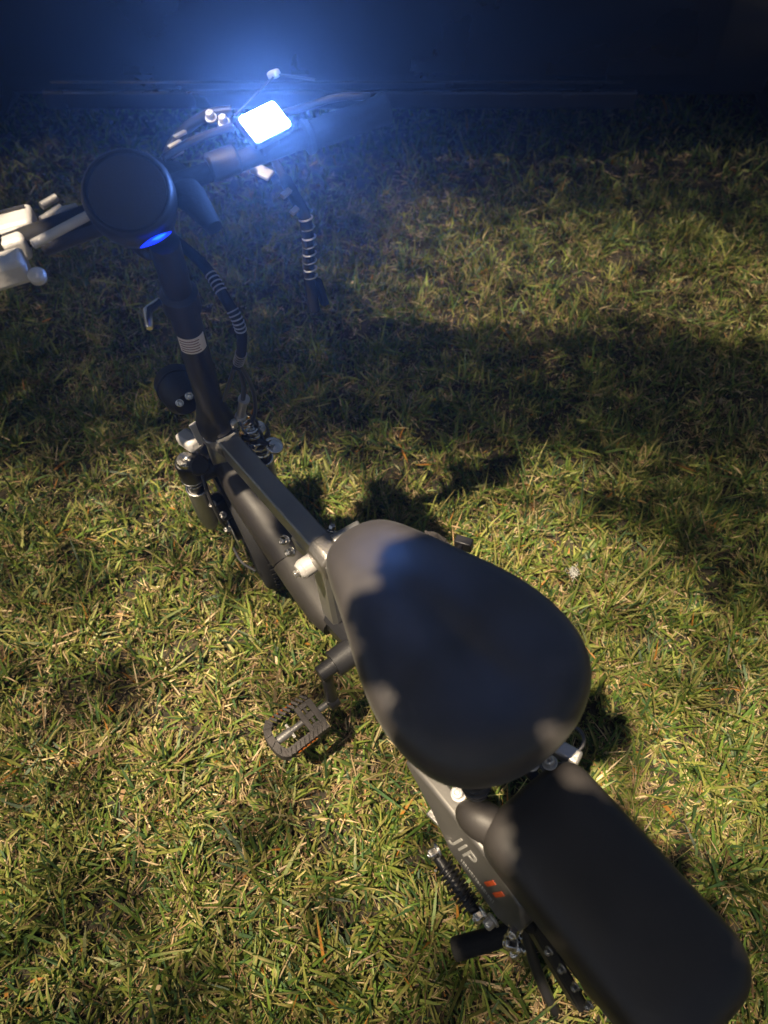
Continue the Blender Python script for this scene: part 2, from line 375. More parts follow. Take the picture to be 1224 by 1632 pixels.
# --- main frame
bm = BM(); beam(bm, (.70, 0, .545), (.335, 0, .572), .037, .050, .14); top = ob('top_tube', bm, M['frame'], bike)
bm = BM(); lathe(bm, (.735, 0, .425), (-.26, 0, 1), [(.030, 0), (.034, .004), (.034, .016), (.029, .02), (.029, .12), (.034, .124), (.034, .14), (.028, .143)], 28)
for t, r_ in ((0, .030), (.25, .027)):
    pass
headt = ob('head_tube', bm, M['frame'], bike)
bm = BM(); tube(bm, [(.712, 0, .535), (.685, 0, .547), (.65, 0, .549)], [.030, .029, .023], 20); ob('tube_joint', bm, M['weld'], headt)
bm = BM()                                                     # fat down tube (battery housing), oval section
def oval_tube(bm, pts, hy, hz, seg=24, p=2.6):
    pts = [Vector(q) for q in pts]; rg = []
    for i, q in enumerate(pts):
        d = (pts[min(i + 1, len(pts) - 1)] - pts[max(i - 1, 0)]).normalized(); s = Vector((0, 1, 0)); u = d.cross(s)
        a_, b_ = (hy[i] if isinstance(hy, list) else hy), (hz[i] if isinstance(hz, list) else hz); ring = []
        for k in range(seg):
            t = 2 * math.pi * k / seg; c, sn = math.cos(t), math.sin(t)
            ring.append(bm.verts.new(q + s * (a_ * math.copysign(abs(c) ** (2 / p), c)) + u * (b_ * math.copysign(abs(sn) ** (2 / p), sn))))
        rg.append(ring)
    for a, b in zip(rg, rg[1:]):
        for k in range(seg): bm.faces.new((a[k], a[(k + 1) % seg], b[(k + 1) % seg], b[k]))
    bm.faces.new(rg[0]); bm.faces.new(rg[-1]); return bm
oval_tube(bm, [(.725, 0, .455), (.70, 0, .425), (.66, 0, .40), (.535, 0, .325)], [.03, .036, .040, .041], [.04, .046, .05, .05]); ob('down_tube', bm, M['down'], bike)
bm = BM(); oval_tube(bm, [(.532, 0, .323), (.47, 0, .290), (.42, 0, .268), (.385, 0, .262)], [.042, .042, .041, .034], [.051, .051, .046, .036]); dt2 = ob('down_tube', bm, M['down2'], bike)
dt2['label'] = 'lighter grey lower half of the down tube behind the fold seam'
bm = BM(); oval_tube(bm, [(.540, 0, .328), (.528, 0, .321)], .036, .044); ob('fold_seam', bm, M['plastic'], bike)
# clamps, bolts and strut where the tubes meet ahead of the saddle
bm = BM(); beam(bm, (.350, 0, .571), (.305, 0, .572), .050, .062, .5); ob('tube_joint', bm, M['weld'], bike, bevel=.004)
bm = BM(); tube(bm, [(.352, .010, .545), (.352, .041, .545)], .0165, 22); tube(bm, [(.352, .041, .545), (.352, .049, .545)], [.0165, .012], 22); ob('hinge_barrel', bm, M['alloy'], bike, bevel=.001)
bolt((.352, .049, .545), (0, 1, 0), .0065, .008, bike, 'steel')
bm = BM(); beam(bm, (.345, 0, .55), (.385, 0, .27), .036, .05, .4); ob('seat_mast', bm, M['frame'], bike)
bm = BM(); beam(bm, (.40, 0, .275), (.29, 0, .30), .05, .06, .5); ob('crank_bracket', bm, M['blk'], bike)
for p in ((.435, .026, .520), (.420, .028, .504)): bolt(p, (-.2, .8, .6), .0072, .013, bike, 'chrome')
bm = BM(); beam(bm, (.43, .010, .505), (.36, .012, .535), .014, .028, .3); ob('hinge_link', bm, M['frame'], bike)
bm = BM(); tube(bm, [(.328, -.015, .592), (.318, -.062, .600)], .0155, 18); ob('cross_tube', bm, M['frame'], bike, bevel=.002)
bolt((.356, -.026, .585), (.2, -.5, .8), .0062, .012, bike, 'chrome')
bm = BM(); tube(bm, [(.24, 0, .28), (.06, 0, .70)], .017, 20); ob('seat_post', bm, M['blk'], bike)
bm = BM(); beam(bm, (.305, 0, .57), (.10, 0, .60), .04, .045, .4); ob('seat_beam', bm, M['frame'], bike)
bm = BM(); tube(bm, [(.30, -.055, .30), (.30, .062, .30)], .026, 24); ob('crank_shell', bm, M['blk'], bike)

# --- saddle
def make_saddle():
    out = [(.253, .000), (.249, .024), (.236, .045), (.210, .059), (.165, .073), (.110, .092), (.060, .112), (.010, .125), (-.035, .126), (-.075, .118), (-.105, .098), (-.127, .064), (-.138, .025)]
    full = out + [(a, -b) for a, b in reversed(out[1:])]
    full.append((-.139, 0)) if False else None
    n = len(full); bm = BM(); rg = []
    C0 = Vector((.03, 0, 0))
    steps = [(.12, 0), (.28, 0), (.44, 0), (.58, 0), (.70, 0), (.80, 0), (.885, -.002), (.95, -.007), (.99, -.017), (1.0, -.030), (.985, -.045), (.95, -.058), (.90, -.066)]
    for f, dz in steps:
        ring = []
        for (x, y) in full:
            if x > .16 and f < .9: yy = y
            px, py = C0.x + (x - C0.x) * f, y * f
            crown = .016 * (1 - f ** 2.2) if f < 1 else 0
            # dished seat, nose dropped, raised tail
            zz = .765 + crown + .010 * max(0, (-px - .02) / .12) - .020 * max(0, (px - .12) / .12) ** 1.5
            zz -= .010 * math.exp(-((py / .022) ** 2)) * max(0, min(1, (.12 - px) / .1)) * max(0, min(1, (px + .12) / .06))
            ring.append(bm.verts.new((px, py - .004, zz + dz * (1 + .4 * max(0, -x) / .14))))
        rg.append(ring)
    c = bm.verts.new((C0.x, -.004, .772))
    for k in range(n): bm.faces.new((c, rg[0][k], rg[0][(k + 1) % n]))
    for a, b in zip(rg, rg[1:]):
        for k in range(n): bm.faces.new((a[k], a[(k + 1) % n], b[(k + 1) % n], b[k]))
    bm.faces.new(rg[-1])
    return ob('saddle', bm, M['leather'], bike, sub=2)
sad = make_saddle(); sad['label'] = 'wide smooth black vinyl saddle'
bm = BM(); 
prism(bm, [(.19, -.035), (.19, .035), (.02, .085), (-.10, .075), (-.10, -.075), (.02, -.085)], 2, .675, .705); ob('base_pan', bm, M['plastic'], sad, bevel=.006)
for s in (-1, 1):
    bm = BM(); tube(bm, smoothpath([(.17, s * .018, .69), (.10, s * .022, .665), (0, s * .025, .665), (-.09, s * .045, .69)]), .004, 10); ob('saddle_rail', bm, M['steel'], sad)
    bm = BM()                                                 # coil springs under the rear of the saddle
    pts = [(-.085 + .016 * math.cos(t), s * .055 + .016 * math.sin(t), .605 + .012 * t / math.pi / 1.6) for t in np.linspace(0, 12 * math.pi, 90)]
    tube(bm, pts, .0032, 6); ob('spring', bm, M['blk'], sad)
    bolt((-.085, s * .055, .585), (0, 0, 1), .012, .022, sad, 'blk')

# --- padded rear seat
def make_pad():
    bm = BM(); L0, L1, W2, r = -.108, -.432, .085, .055; cx = (L0 + L1) / 2; hx = (L0 - L1) / 2; N = 8; base = []
    for (sx, sy, a0) in ((1, 1, 0), (-1, 1, 90), (-1, -1, 180), (1, -1, 270)):
        rr = r if sx < 0 else .038
        for k in range(N):
            a = R(a0 + 90 * k / (N - 1)); base.append((cx + sx * (hx - rr) + rr * math.cos(a), sy * (W2 - rr) + rr * math.sin(a)))
    n = len(base); rg = []
    for f, z in ((.15, .563), (.4, .562), (.62, .560), (.80, .556), (.92, .548), (.985, .533), (1.0, .515), (1.0, .49), (.985, .470), (.95, .462)):
        ring = []
        for x, y in base:
            px = cx + (x - cx) * f; py = y * f
            # long edges follow constant inset rather than a scale
            px = cx + (x - cx) * (1 - (1 - f) * .62); 
            zz = z - .012 * max(0, (-.36 - px) / .09) ** 2
            ring.append(bm.verts.new((px, py, zz)))
        rg.append(ring)
    for a, b in zip(rg, rg[1:]):
        for k in range(n): bm.faces.new((a[k], a[(k + 1) % n], b[(k + 1) % n], b[k]))
    bm.faces.new(rg[0]); bm.faces.new(rg[-1])
    p = ob('rear_seat_pad', bm, M['pad'], bike, sub=1); p['label'] = 'long black padded cushion with rounded corners behind the saddle'
    bm = BM(); prism(bm, [(-.14, -.062), (-.14, .062), (-.42, .062), (-.42, -.062)], 2, .435, .462); ob('base_board', bm, M['plastic'], p, bevel=.006)
    # rounded horn at the front left corner of the cushion
    bm = BM(); bmesh.ops.create_uvsphere(bm, u_segments=24, v_segments=14, radius=1, matrix=Matrix.Translation((-.110, .060, .515)) @ Matrix.Rotation(R(25), 4, 'Z') @ Matrix.Diagonal((.042, .026, .030, 1)))
    ob('cushion_corner', bm, M['pad'], p)
    return p
pad = make_pad()
bm = BM()
for s in (-1, 1): tube(bm, smoothpath([(.02, s * .03, .52), (-.10, s * .045, .45), (-.40, s * .05, .43)]), .009, 12)
for x in (-.15, -.27, -.38): tube(bm, [(x, -.05, .437), (x, .05, .437)], .007, 10)
ob('rear_rack', bm, M['blk'], bike)
# small light ring poking out to the right, between saddle and pad
bm = BM(); torus(bm, (-.098, -.108, .50), (.1, .3, 1), .017, .0028, 30, 8); ob('cable_loop', bm, M['cable'], bike)
bm = BM(); box(bm, (-.105, -.088, .50), (.045, .022, .022), rotm(0, 0, 20)); ob('rack_bracket', bm, M['steel'], bike, bevel=.004)
for p in ((-.098, -.030, .545), (-.112, -.048, .55)): bolt(p, (.2, .1, 1), .0075, .013, bike, 'steel')
bolt((-.062, .064, .52), (.1, .3, 1), .0085, .012, bike, 'alloy', hexa=False)
bolt((-.105, .060, .466), (0, .3, 1), .005, .010, bike, 'alloy', hexa=False)

# --- rear frame side plates with lettering, shock, hub, wheel
def SH(s): return Matrix(((1, 0, 0, 0), (0, 1, -s * .32, s * .32 * .462), (0, 0, 1, 0), (0, 0, 0, 1)))
for s in (1, -1):
    bm = BM(); prism(bm, [(.04, .442), (.03, .454), (-.02, .460), (-.165, .464), (-.205, .450), (-.225, .420), (-.222, .390), (-.19, .374), (-.085, .382), (-.03, .415)], 1, s * .056, s * .080); bm.transform(SH(s))
    o = ob('frame_plate', bm, M['platem'], bike, bevel=.005, bseg=3)
    bm = BM(); beam(bm, (-.20, s * .07, .37), (-.33, s * .068, .20), .018, .035, .4); ob('chain_stay', bm, M['blk'], bike)
    if s > 0: plate = o
def text(s, size, loc, m, parent, name='lettering', ext=.0006, shear=0., sx=1.):
    cu = bpy.data.curves.new(name, 'FONT'); cu.body = s; cu.size = size; cu.extrude = ext; cu.shear = shear; cu.resolution_u = 3
    t = bpy.data.objects.new('tmp_text', cu); COL.objects.link(t)
    dg = bpy.context.evaluated_depsgraph_get(); me = bpy.data.meshes.new_from_object(t.evaluated_get(dg)); bpy.data.objects.remove(t, do_unlink=True)
    me.materials.clear(); me.materials.append(m)
    # text x runs towards the rear (-x), text y runs up (+z), facing +y
    me.transform(SH(1) @ Matrix.Translation(Vector(loc)) @ Matrix(((-1, 0, 0, 0), (0, 0, 1, 0), (0, 1, 0, 0), (0, 0, 0, 1))) @ Matrix.Diagonal((sx, 1, 1, 1)))
    o = bpy.data.objects.new(name, me); COL.objects.link(o); o.parent = parent; return o
text('JIP', .040, (-.082, .0808, .412), M['print'], plate, 'lettering', shear=.25, sx=1.0)
for k in range(2):
    bm = BM(); x0 = -.150 - k * .017; prism(bm, [(x0, .414), (x0 - .007, .414), (x0 - .015, .438), (x0 - .008, .438)], 1, .0802, .0814); bm.transform(SH(1)); ob('orange_stripe', bm, M['orange'], plate, smooth=False)
bm = BM()
for k in range(16): box(bm, (-.108 - k * .0044, .0808, .398), (.0016 + .001 * (k % 3), .001, .006 if k % 4 else .0045))
bm.transform(SH(1)); ob('printed_marks', bm, M['print'], plate, smooth=False)
# shock absorber outboard of the plate
bm = BM(); tube(bm, [(-.075, .122, .362), (-.165, .124, .345)], .008, 14); shock = ob('shock_absorber', bm, M['blk'], bike)
bm = BM()
tt = np.linspace(0, 18 * math.pi, 150); A_, B_ = Vector((-.090, .122, .359)), Vector((-.155, .124, .347)); dd = (B_ - A_).normalized(); uu, vv = frame_from(dd)
tube(bm, [A_ + (B_ - A_) * (t / tt[-1]) + (uu * math.cos(t) + vv * math.sin(t)) * .0135 for t in tt], .0022, 6); ob('spring', bm, M['blk'], shock)
for p in ((-.072, .116, .370), (-.172, .116, .352)): bolt(p, (.1, 1, .2), .0095, .017, shock, 'chrome')
bolt((-.188, .110, .362), (0, 1, .1), .008, .016, bike, 'steel')
bm = BM(); torus(bm, (-.205, .078, .375), (0, 1, 0), .022, .008, 28, 10); ob('hub_ring', bm, M['rubber'], bike)
for p, a in (((-.222, .098, .372), (.2, 1, .4)), ((-.235, .102, .358), (0, 1, .1)), ((-.214, .094, .392), (-.3, .8, .6)), ((-.232, .108, .378), (.6, .6, .4))):
    bolt(p, a, .008, .02, bike, 'chrome')
for i in range(4): bolt((-.262 - i * .024, .083, .425 - .004 * i), (0, 1, .3), .0045, .008, bike, 'steel')
bm = BM(); tube(bm, smoothpath([(-.20, .085, .30), (-.195, .12, .285), (-.180, .165, .27)]), [.012] * 13, 14) if False else tube(bm, [(-.215, .085, .30), (-.200, .12, .29), (-.175, .175, .275)], [.013, .016, .017], 16)
ob('foot_peg', bm, M['rubber'], bike, bevel=.003)
bm = BM(); box(bm, (-.03, .085, .33), (.035, .014, .012), rotm(0, 0, 10)); ob('bracket', bm, M['steel'], bike, bevel=.002)

def wheel(cx, r, steer=0, name='wheel'):
    MT = Matrix.Translation((cx, 0, r)) @ Matrix.Rotation(steer, 4, 'Z')
    ax = (0, 1, 0)
    bm = BM(); torus(bm, (0, 0, 0), ax, r - .026, .026, 64, 16)
    for k in range(72):                                        # tread knobs
        a = 2 * math.pi * k / 72
        for s in (0,):
            yy = s * .014; rr = r - .001 - abs(s) * .004; aa = a + (s * .5) * math.pi / 72
            box(bm, (rr * math.cos(aa), yy, rr * math.sin(aa)), (.005, .009, .009), Matrix.Rotation(-aa, 3, 'Y'))
    bm.transform(MT); wo = ob(name, bm, M['tyre'], bike)
    bm = BM(); torus(bm, (0, 0, 0), ax, r - .056, .009, 56, 8, fl=1.6); lathe(bm, (0, -.05, 0), ax, [(.012, 0), (.03, .005), (.055, .015), (.055, .085), (.03, .095), (.012, .10)], 28)
    for k in range(6):
        a = 2 * math.pi * k / 6; e = Vector((math.cos(a), 0, math.sin(a))); tube(bm, [e * .04, e * (r - .058)], [.012, .008], 10)
    bm.transform(MT); ob('rim', bm, M['blk'], wo)
    return wo
wheel(-.335, .20)
STE = R(-9)
wheel(.795, .195, STE)
bm = BM()
def fender(bm, cx, cz, r, w_, a0, a1, n=18):
    rg = []
    for i in range(n + 1):
        a = R(a0 + (a1 - a0) * i / n); ring = []
        for t in (-1, -.8, -.4, 0, .4, .8, 1):
            rr = r - .016 * abs(t) ** 2.5; ring.append(bm.verts.new((cx + rr * math.cos(a), w_ * t, cz + rr * math.sin(a))))
        rg.append(ring)
    for a, b in zip(rg, rg[1:]):
        for k in range(6): bm.faces.new((a[k], a[k + 1], b[k + 1], b[k]))
    bmesh.ops.solidify(bm, geom=bm.faces[:], thickness=.002)
fender(bm, -.335, .20, .222, .036, 20, 170); ob('rear_fender', bm, M['plastic'], bike)
bm = BM(); fender(bm, .795, .195, .216, .034, 35, 165); ob('front_fender', bm, M['plastic'], bike)

# --- cranks and pedals
def pedal(c, xdir, parent, lit=True):
    """cage pedal: c centre, axle runs along local y"""
    bm = BM(); X, Y, hz = .040, .054, .0135
    def outline(k):                                          # rounded outer end at +Y, squared inner end
        pts = []
        for a in np.linspace(0, 180, 9):
            ca, sa = math.cos(R(a)), math.sin(R(a)); pts.append(((X - k) * math.copysign(abs(ca) ** .75, ca), .030 + (.026 - k) * sa ** .8))
        pts.append((-(X - k), -Y + .002)); pts.append(((X - k), -Y + .002)); return pts
    o1, o2 = outline(0), outline(.0145)
    n = len(o1); V = [[bm.verts.new((p[0], p[1], z)) for p in oo] for oo, z in ((o1, -hz), (o1, hz), (o2, hz), (o2, -hz))]
    for a, b in ((0, 1), (1, 2), (2, 3), (3, 0)):
        for k in range(n - 1): bm.faces.new((V[a][k], V[a][k + 1], V[b][k + 1], V[b][k]))
    bm.faces.new((V[0][0], V[1][0], V[2][0], V[3][0])); bm.faces.new((V[0][-2], V[1][-2], V[2][-2], V[3][-2]))
    for k in range(n - 2, n - 1): pass
    mt = Matrix.Translation(Vector(c)) @ xdir.to_4x4()
    bm.transform(mt); root = ob('pedal', bm, M['pedal'], parent, bevel=.0015)
    bm = BM()
    for s in (-1, 1):
        for k in range(9):
            y = -.044 + k * .0098; box(bm, (s * (X - .0058), y, hz + .0012), (.0150, .0046, .0036), rotm(0, 0, s * 32))
            box(bm, (s * (X - .0058), y, -hz - .0012), (.0150, .0046, .0036), rotm(0, 0, s * 32))
    for a in (35, 65, 95, 125, 155):
        box(bm, ((X - .006) * math.cos(R(a)), .030 + .021 * math.sin(R(a)), hz + .0012), (.012, .004, .0034), rotm(0, 0, a + 25))
    bm.transform(mt); o = ob('grip_teeth', bm, M['pedal'], root); o['kind'] = 'stuff'
    bm = BM()                                                # inner plate with windows
    for (x0, x1, y0, y1) in ((-.027, .027, -.054, -.042), (-.027, .027, -.027, -.017), (-.027, -.017, -.042, -.027), (.017, .027, -.042, -.027), (-.006, .006, -.042, -.027), (-.017, -.006, -.037, -.032), (.006, .017, -.036, -.031)):
        box(bm, ((x0 + x1) / 2, (y0 + y1) / 2, .009), (x1 - x0, y1 - y0, .008))
    bm.transform(mt); ob('inner_plate', bm, M['pedal'], root, bevel=.0008)
    bm = BM(); tube(bm, [(0, -.022, 0), (0, .012, 0)], .0062, 14); tube(bm, [(0, .010, 0), (0, .046, 0)], .0088, 14); box(bm, (0, .010, 0), (.03, .005, .008)); tube(bm, [(0, -.075, 0), (0, -.05, 0)], .007, 12)
    bm.transform(mt); ob('axle', bm, M['steel'], root)
    for x, y in ((-.022, -.049), (.022, -.049)):
        bm = BM(); bmesh.ops.create_uvsphere(bm, u_segments=10, v_segments=6, radius=.0028, matrix=mt @ Matrix.Translation((x, y, .010))); ob('rivet', bm, M['chrome'], root)
    for s in (-1, 1):
        bm = BM(); box(bm, (s * (X + .0012), 0, 0), (.003, .045, .009)); bm.transform(mt); ob('reflector', bm, M['amber'], root)
    return root
bm = BM(); tube(bm, [(.30, .080, .296), (.294, .086, .250), (.288, .092, .198)], [.0125, .0105, .0125], 16); crk = ob('crank_arm', bm, M['blk'], bike)
bm = BM(); tube(bm, [(.288, .082, .198), (.288, .102, .198)], .016, 16); ob('crank_end', bm, M['blk'], crk)
pedal((.287, .178, .20), rotm(6, -10, 2), bike)
bm = BM(); tube(bm, [(.30, .060, .30), (.30, .094, .30)], .0155, 24); ob('crank_boss', bm, M['blk'], crk, bevel=.0015)
bm = BM(); tube(bm, [(.30, -.070, .30), (.313, -.088, .402)], [.015, .012], 16); tube(bm, [(.313, -.08, .402), (.313, -.105, .402)], .014, 14); ob('crank_arm', bm, M['blk'], bike)
pedal((.313, -.165, .402), rotm(0, 4, 180), bike)
bm = BM(); lathe(bm, (.30, -.045, .3), (0, -1, 0), [(.02, 0), (.075, 0), (.078, .002), (.075, .004), (.02, .004)], 44); ob('chain_ring', bm, M['blk'], bike)
bm = BM(); tube(bm, smoothpath([(-.20, .06, .20), (-.27, .08, .10), (-.34, .09, .02)]), .009, 12); ob('kickstand', bm, M['blk'], bike)
bm = BM(); box(bm, (.246, -.205, .50), (.03, .016, .022), rotm(0, 0, 30)); tube(bm, [(.246, -.20, .50), (.22, -.10, .52), (.2, -.02, .55)], .005, 8); sr = ob('side_reflector', bm, M['blk'], bike, bevel=.003)

# --- fork (left leg visible), brake caliper
fork = BM(); fork_ax = Vector((.26, 0, -1)).normalized()
yax = Vector((math.sin(-STE), math.cos(STE), 0)).normalized()
def fk(x, y, z): return Vector((x, 0, z)) + yax * y
tube(fork, [fk(.735, -.085, .435), fk(.735, .085, .435)], .020, 16); tube(fork, [fk(.728, 0, .47), fk(.737, 0, .425)], .026, 20)
fork = ob('fork_crown', fork, M['blk'], bike, bevel=.004)
for s in (-1, 1):
    a, b = fk(.722, s * .074, .485), fk(.792, s * .074, .21); d = (b - a).normalized()
    bm = BM(); lathe(bm, a, d, [(.012, -.012), (.020, -.010), (.023, -.004), (.023, .045), (.0215, .05), (.0155, .054), (.0155, .12)], 26); leg = ob('fork_leg', bm, M['blk'], bike)
    bm = BM(); lathe(bm, a, -d, [(.010, .010), (.0165, .010), (.0185, .014), (.0165, .020), (.008, .021), (.004, .018)], 20); ob('fork_cap', bm, M['chrome'], leg)
    bm = BM(); lathe(bm, a + d * .10, d, [(.018, 0), (.0215, .004), (.0215, .12), (.019, .16), (.015, .185), (.010, .19)], 26); ob('fork_slider', bm, M['frame'], leg)
    bm = BM(); torus(bm, a + d * .05, d, .0215, .0025, 28, 8); torus(bm, a + d * .072, d, .0165, .002, 28, 8); torus(bm, a + d * .10, d, .0195, .003, 28, 8); ob('fork_seal', bm, M['chrome'], leg)
bm = BM(); box(bm, fk(.757, .045, .29), (.045, .03, .055), rotm(0, 15, 0)); cal = ob('brake_caliper', bm, M['blk'], bike, bevel=.006)
for p in (fk(.735, .060, .335), fk(.725, .052, .300), fk(.71, .058, .27)): bolt(p, (-.5, .6, .5), .006, .012, cal, 'steel')
bm = BM(); lathe(bm, fk(.795, .038, .195), yax, [(.03, 0), (.08, 0), (.08, .002), (.03, .002)], 40); ob('brake_disc', bm, M['steel'], bike)
bm = BM(); tube(bm, smoothpath([(.74, .045, .49), (.70, .066, .44), (.69, .070, .38), (.70, .066, .31), (.73, .055, .27)]), .0035, 8); tube(bm, smoothpath([(.69, .07, .24), (.66, .072, .22), (.62, .06, .22)]), .003, 8); ob('brake_hose', bm, M['cable'], bike)

# --- headlight ahead of the head tube, seen from behind
bm = BM(); hx = Vector((.775, .02, .60)); had = Vector((1, -.15, -.05)).normalized()
lathe(bm, hx, had, [(.006, -.026), (.022, -.024), (.033, -.010), (.037, .012), (.039, .05), (.036, .056), (.03, .055)], 30); hl = ob('headlight', bm, M['plastic'], bike)
bm = BM(); torus(bm, hx + had * .030, had, .0385, .0018, 40, 8); ob('trim_ring', bm, M['blk'], hl)
for p in ((.752, .034, .612), (.749, .014, .618), (.722, .006, .604)): bolt(p, (-.8, .2, .5), .0055, .012, hl, 'chrome', hexa=False)
bm = BM(); prism(bm, [(.02, .60), (.045, .598), (.043, .545), (.026, .548)], 0, .700, .706); o = ob('headlight_bracket', bm, M['alloy'], bike, bevel=.001)
bm = BM(); box(bm, (.745, .048, .525), (.055, .032, .028), rotm(0, 12, 8)); ob('crown_plate', bm, M['alloy'], bike, bevel=.008)
bm = BM(); tube(bm, [(.70, .058, .50), (.75, .064, .47)], .020, 18); ob('horn', bm, M['blk'], bike, bevel=.004)

# --- handlepost
sx = lambda z: .692 - (z - .589) * .27                           # handlepost centre line
P = lambda z: (sx(z), 0, z)
bm = BM(); lathe(bm, P(.575), Vector((-.27, 0, 1)), [(.030, -.01), (.034, -.006), (.034, .022), (.030, .030), (.0285, .05), (.024, .075), (.0225, .11), (.0215, .33), (.0215, .34)], 32)
post = ob('handlepost', bm, M['blk'], bike)
bm = BM(); lathe(bm, P(.885), Vector((-.27, 0, 1)), [(.0215, 0), (.0265, .003), (.0265, .036), (.0225, .040), (.020, .042), (.020, .13), (.017, .132)], 32); ob('post_collar', bm, M['blk'], post)
bm = BM(); tube(bm, [(.612, .028, .915), (.60, .050, .918), (.575, .062, .91)], [.006, .007, .005], 10); tube(bm, [(.618, .02, .905), (.618, .048, .905)], .005, 10); ob('clamp_lever', bm, M['chrome'], post, bevel=.001)
bm = BM(); box(bm, (.665, -.022, .585), (.012, .014, .022), rotm(0, -15, 0)); ob('latch', bm, M['steel'], post, bevel=.004)
# label wrapped round the post, printed lines are thin raised bands
def wrap(bm, z0, z1, r, a0, a1, n=14):
    g = []
    for z in (z0, z1):
        c = Vector(P(z)); ax = Vector((-.27, 0, 1)).normalized(); e1 = Vector((0, 1, 0)); e2 = ax.cross(e1).normalized()
        g.append([[bm.verts.new(c + (e1 * math.cos(t) + e2 * math.sin(t)) * rr) for t in np.linspace(R(a0), R(a1), n)] for rr in (r, r + .0005)])
    for k in range(n - 1):
        bm.faces.new((g[0][1][k], g[0][1][k + 1], g[1][1][k + 1], g[1][1][k])); bm.faces.new((g[0][0][k], g[0][0][k + 1], g[1][0][k + 1], g[1][0][k]))
        for j in (0, 1): bm.faces.new((g[j][0][k], g[j][0][k + 1], g[j][1][k + 1], g[j][1][k]))
    for k in (0, n - 1): bm.faces.new((g[0][0][k], g[0][1][k], g[1][1][k], g[1][0][k]))
WA = (12, 128)
bm = BM(); wrap(bm, .812, .846, .0220, *WA); lab = ob('warning_label', bm, M['paper'], post)
bm = BM()
for k in range(5): wrap(bm, .8165 + k * .0058, .8180 + k * .0058, .0224, WA[0] + 8, WA[1] - 30 - 5 * (k % 2), 12)
ob('printed_lines', bm, M['ink'], lab)

# --- handlebar
def bp(y, dx=0, z=1.055): return Vector((.618 + .165 * y + dx, y, z))
bm = BM(); tube(bm, [bp(-.335), bp(.26)], .0125, 18); bar = ob('handlebar', bm, M['rubber'], bike)
bm = BM(); lathe(bm, Vector((.60, 0, 1.00)), (-.1, 0, 1), [(.021, 0), (.024, .004), (.024, .04), (.020, .05)], 26); tube(bm, [bp(-.032), bp(.032)], .022, 22); ob('stem_clamp', bm, M['blk'], bike, bevel=.003)
for s, (y0, y1) in ((-1, (-.225, -.345)), (1, (.165, .275))):
    bm = BM(); d = (bp(y1) - bp(y0)).normalized(); L = (bp(y1) - bp(y0)).length
    pr = [(.0165, 0), (.0215, .002), (.0215, .008)]
    pr += [(.0178, .012), (.0188, L * .35), (.0178, L * .6), (.0190, L - .012)]
    pr += [(.021, L - .006), (.021, L - .001), (.015, L)]
    lathe(bm, bp(y0), d, pr, 24); ob('grip', bm, M['rubber'], bar)
# round instrument pod in the middle with a blue indicator slit
bm = BM(); pc = Vector((.606, .012, 1.066)); pd = Vector((-.55, .18, .80)).normalized()
lathe(bm, pc, pd, [(.026, -.050), (.040, -.047), (.051, -.033), (.0555, -.010), (.0555, .008), (.054, .013), (.051, .016), (.047, .016), (.046, .013), (.02, .013)], 44); pod = ob('instrument_pod', bm, M['plastic'], bike)
bm = BM(); torus(bm, pc + pd * .015, pd, .0487, .0020, 48, 8); ob('bezel', bm, M['rubber'], pod)
bm = BM(); oval_tube(bm, [(.69, -.045, 1.04), (.64, -.055, 1.045), (.58, -.055, 1.045), (.52, -.05, 1.035)], [.020, .024, .018, .010], [.02, .022, .016, .008]); ob('throttle_arm', bm, M['rubber'], bike)
bm = BM(); box(bm, (.628, .003, .996), (.060, .050, .044), rotm(0, 10, 0)); hs = ob('indicator_housing', bm, M['plastic'], bike, bevel=.014, bseg=4)
def slit(bm, a, b, hw, th):
    a, b = Vector(a), Vector(b); n = 8; d = b - a; up_ = Vector((-.75, 0, .66)); rg = []
    for i in range(n + 1):
        t = i / n; ww = hw * math.sin(math.pi * (.06 + .88 * t)) ; c = a + d * t; s = d.cross(up_).normalized()
        rg.append([bm.verts.new(c + s * ww), bm.verts.new(c + up_ * th), bm.verts.new(c - s * ww), bm.verts.new(c - up_ * th)])
    for x_, y_ in zip(rg, rg[1:]):
        for k in range(4): bm.faces.new((x_[k], x_[(k + 1) % 4], y_[(k + 1) % 4], y_[k]))
    bm.faces.new(rg[0]); bm.faces.new(rg[-1])
bm = BM(); slit(bm, (.5555, .035, 1.032), (.5555, -.007, 1.033), .0040, .0045); led = ob('power_indicator', bm, M['led'], pod)
bm = BM(); slit(bm, (.5533, .020, 1.0348), (.5533, .0, 1.0352), .0020, .0025); ob('indicator_core', bm, M['ledcore'], led)

# --- right side: lit display on its bracket, levers, cables
DC = Vector((.580, -.175, 1.095)); dx = Vector((.07, -.998, 0)).normalized(); dn = Vector((-.50, 0.02, .86)); dn = (dn - dx * dn.dot(dx)).normalized(); dy = dn.cross(dx).normalized()
DM = Matrix((( dx.x, dy.x, dn.x, DC.x), (dx.y, dy.y, dn.y, DC.y), (dx.z, dy.z, dn.z, DC.z), (0, 0, 0, 1)))
def rr_prism(bm, w_, h_, r, z0, z1, n=5):
    pts = []
    for sx_, sy_, a0 in ((1, 1, 0), (-1, 1, 90), (-1, -1, 180), (1, -1, 270)):
        for k in range(n): a = R(a0 + 90 * k / (n - 1)); pts.append((sx_ * (w_ / 2 - r) + r * math.cos(a), sy_ * (h_ / 2 - r) + r * math.sin(a)))
    prism(bm, pts, 2, z0, z1)
bm = BM(); rr_prism(bm, .058, .044, .005, -.012, 0); bm.transform(DM); dsp = ob('display', bm, M['plastic'], bike, bevel=.002)
bm = BM(); rr_prism(bm, .052, .037, .004, .0005, .0016); bm.transform(DM); ob('lit_screen', bm, M['screen'], dsp)
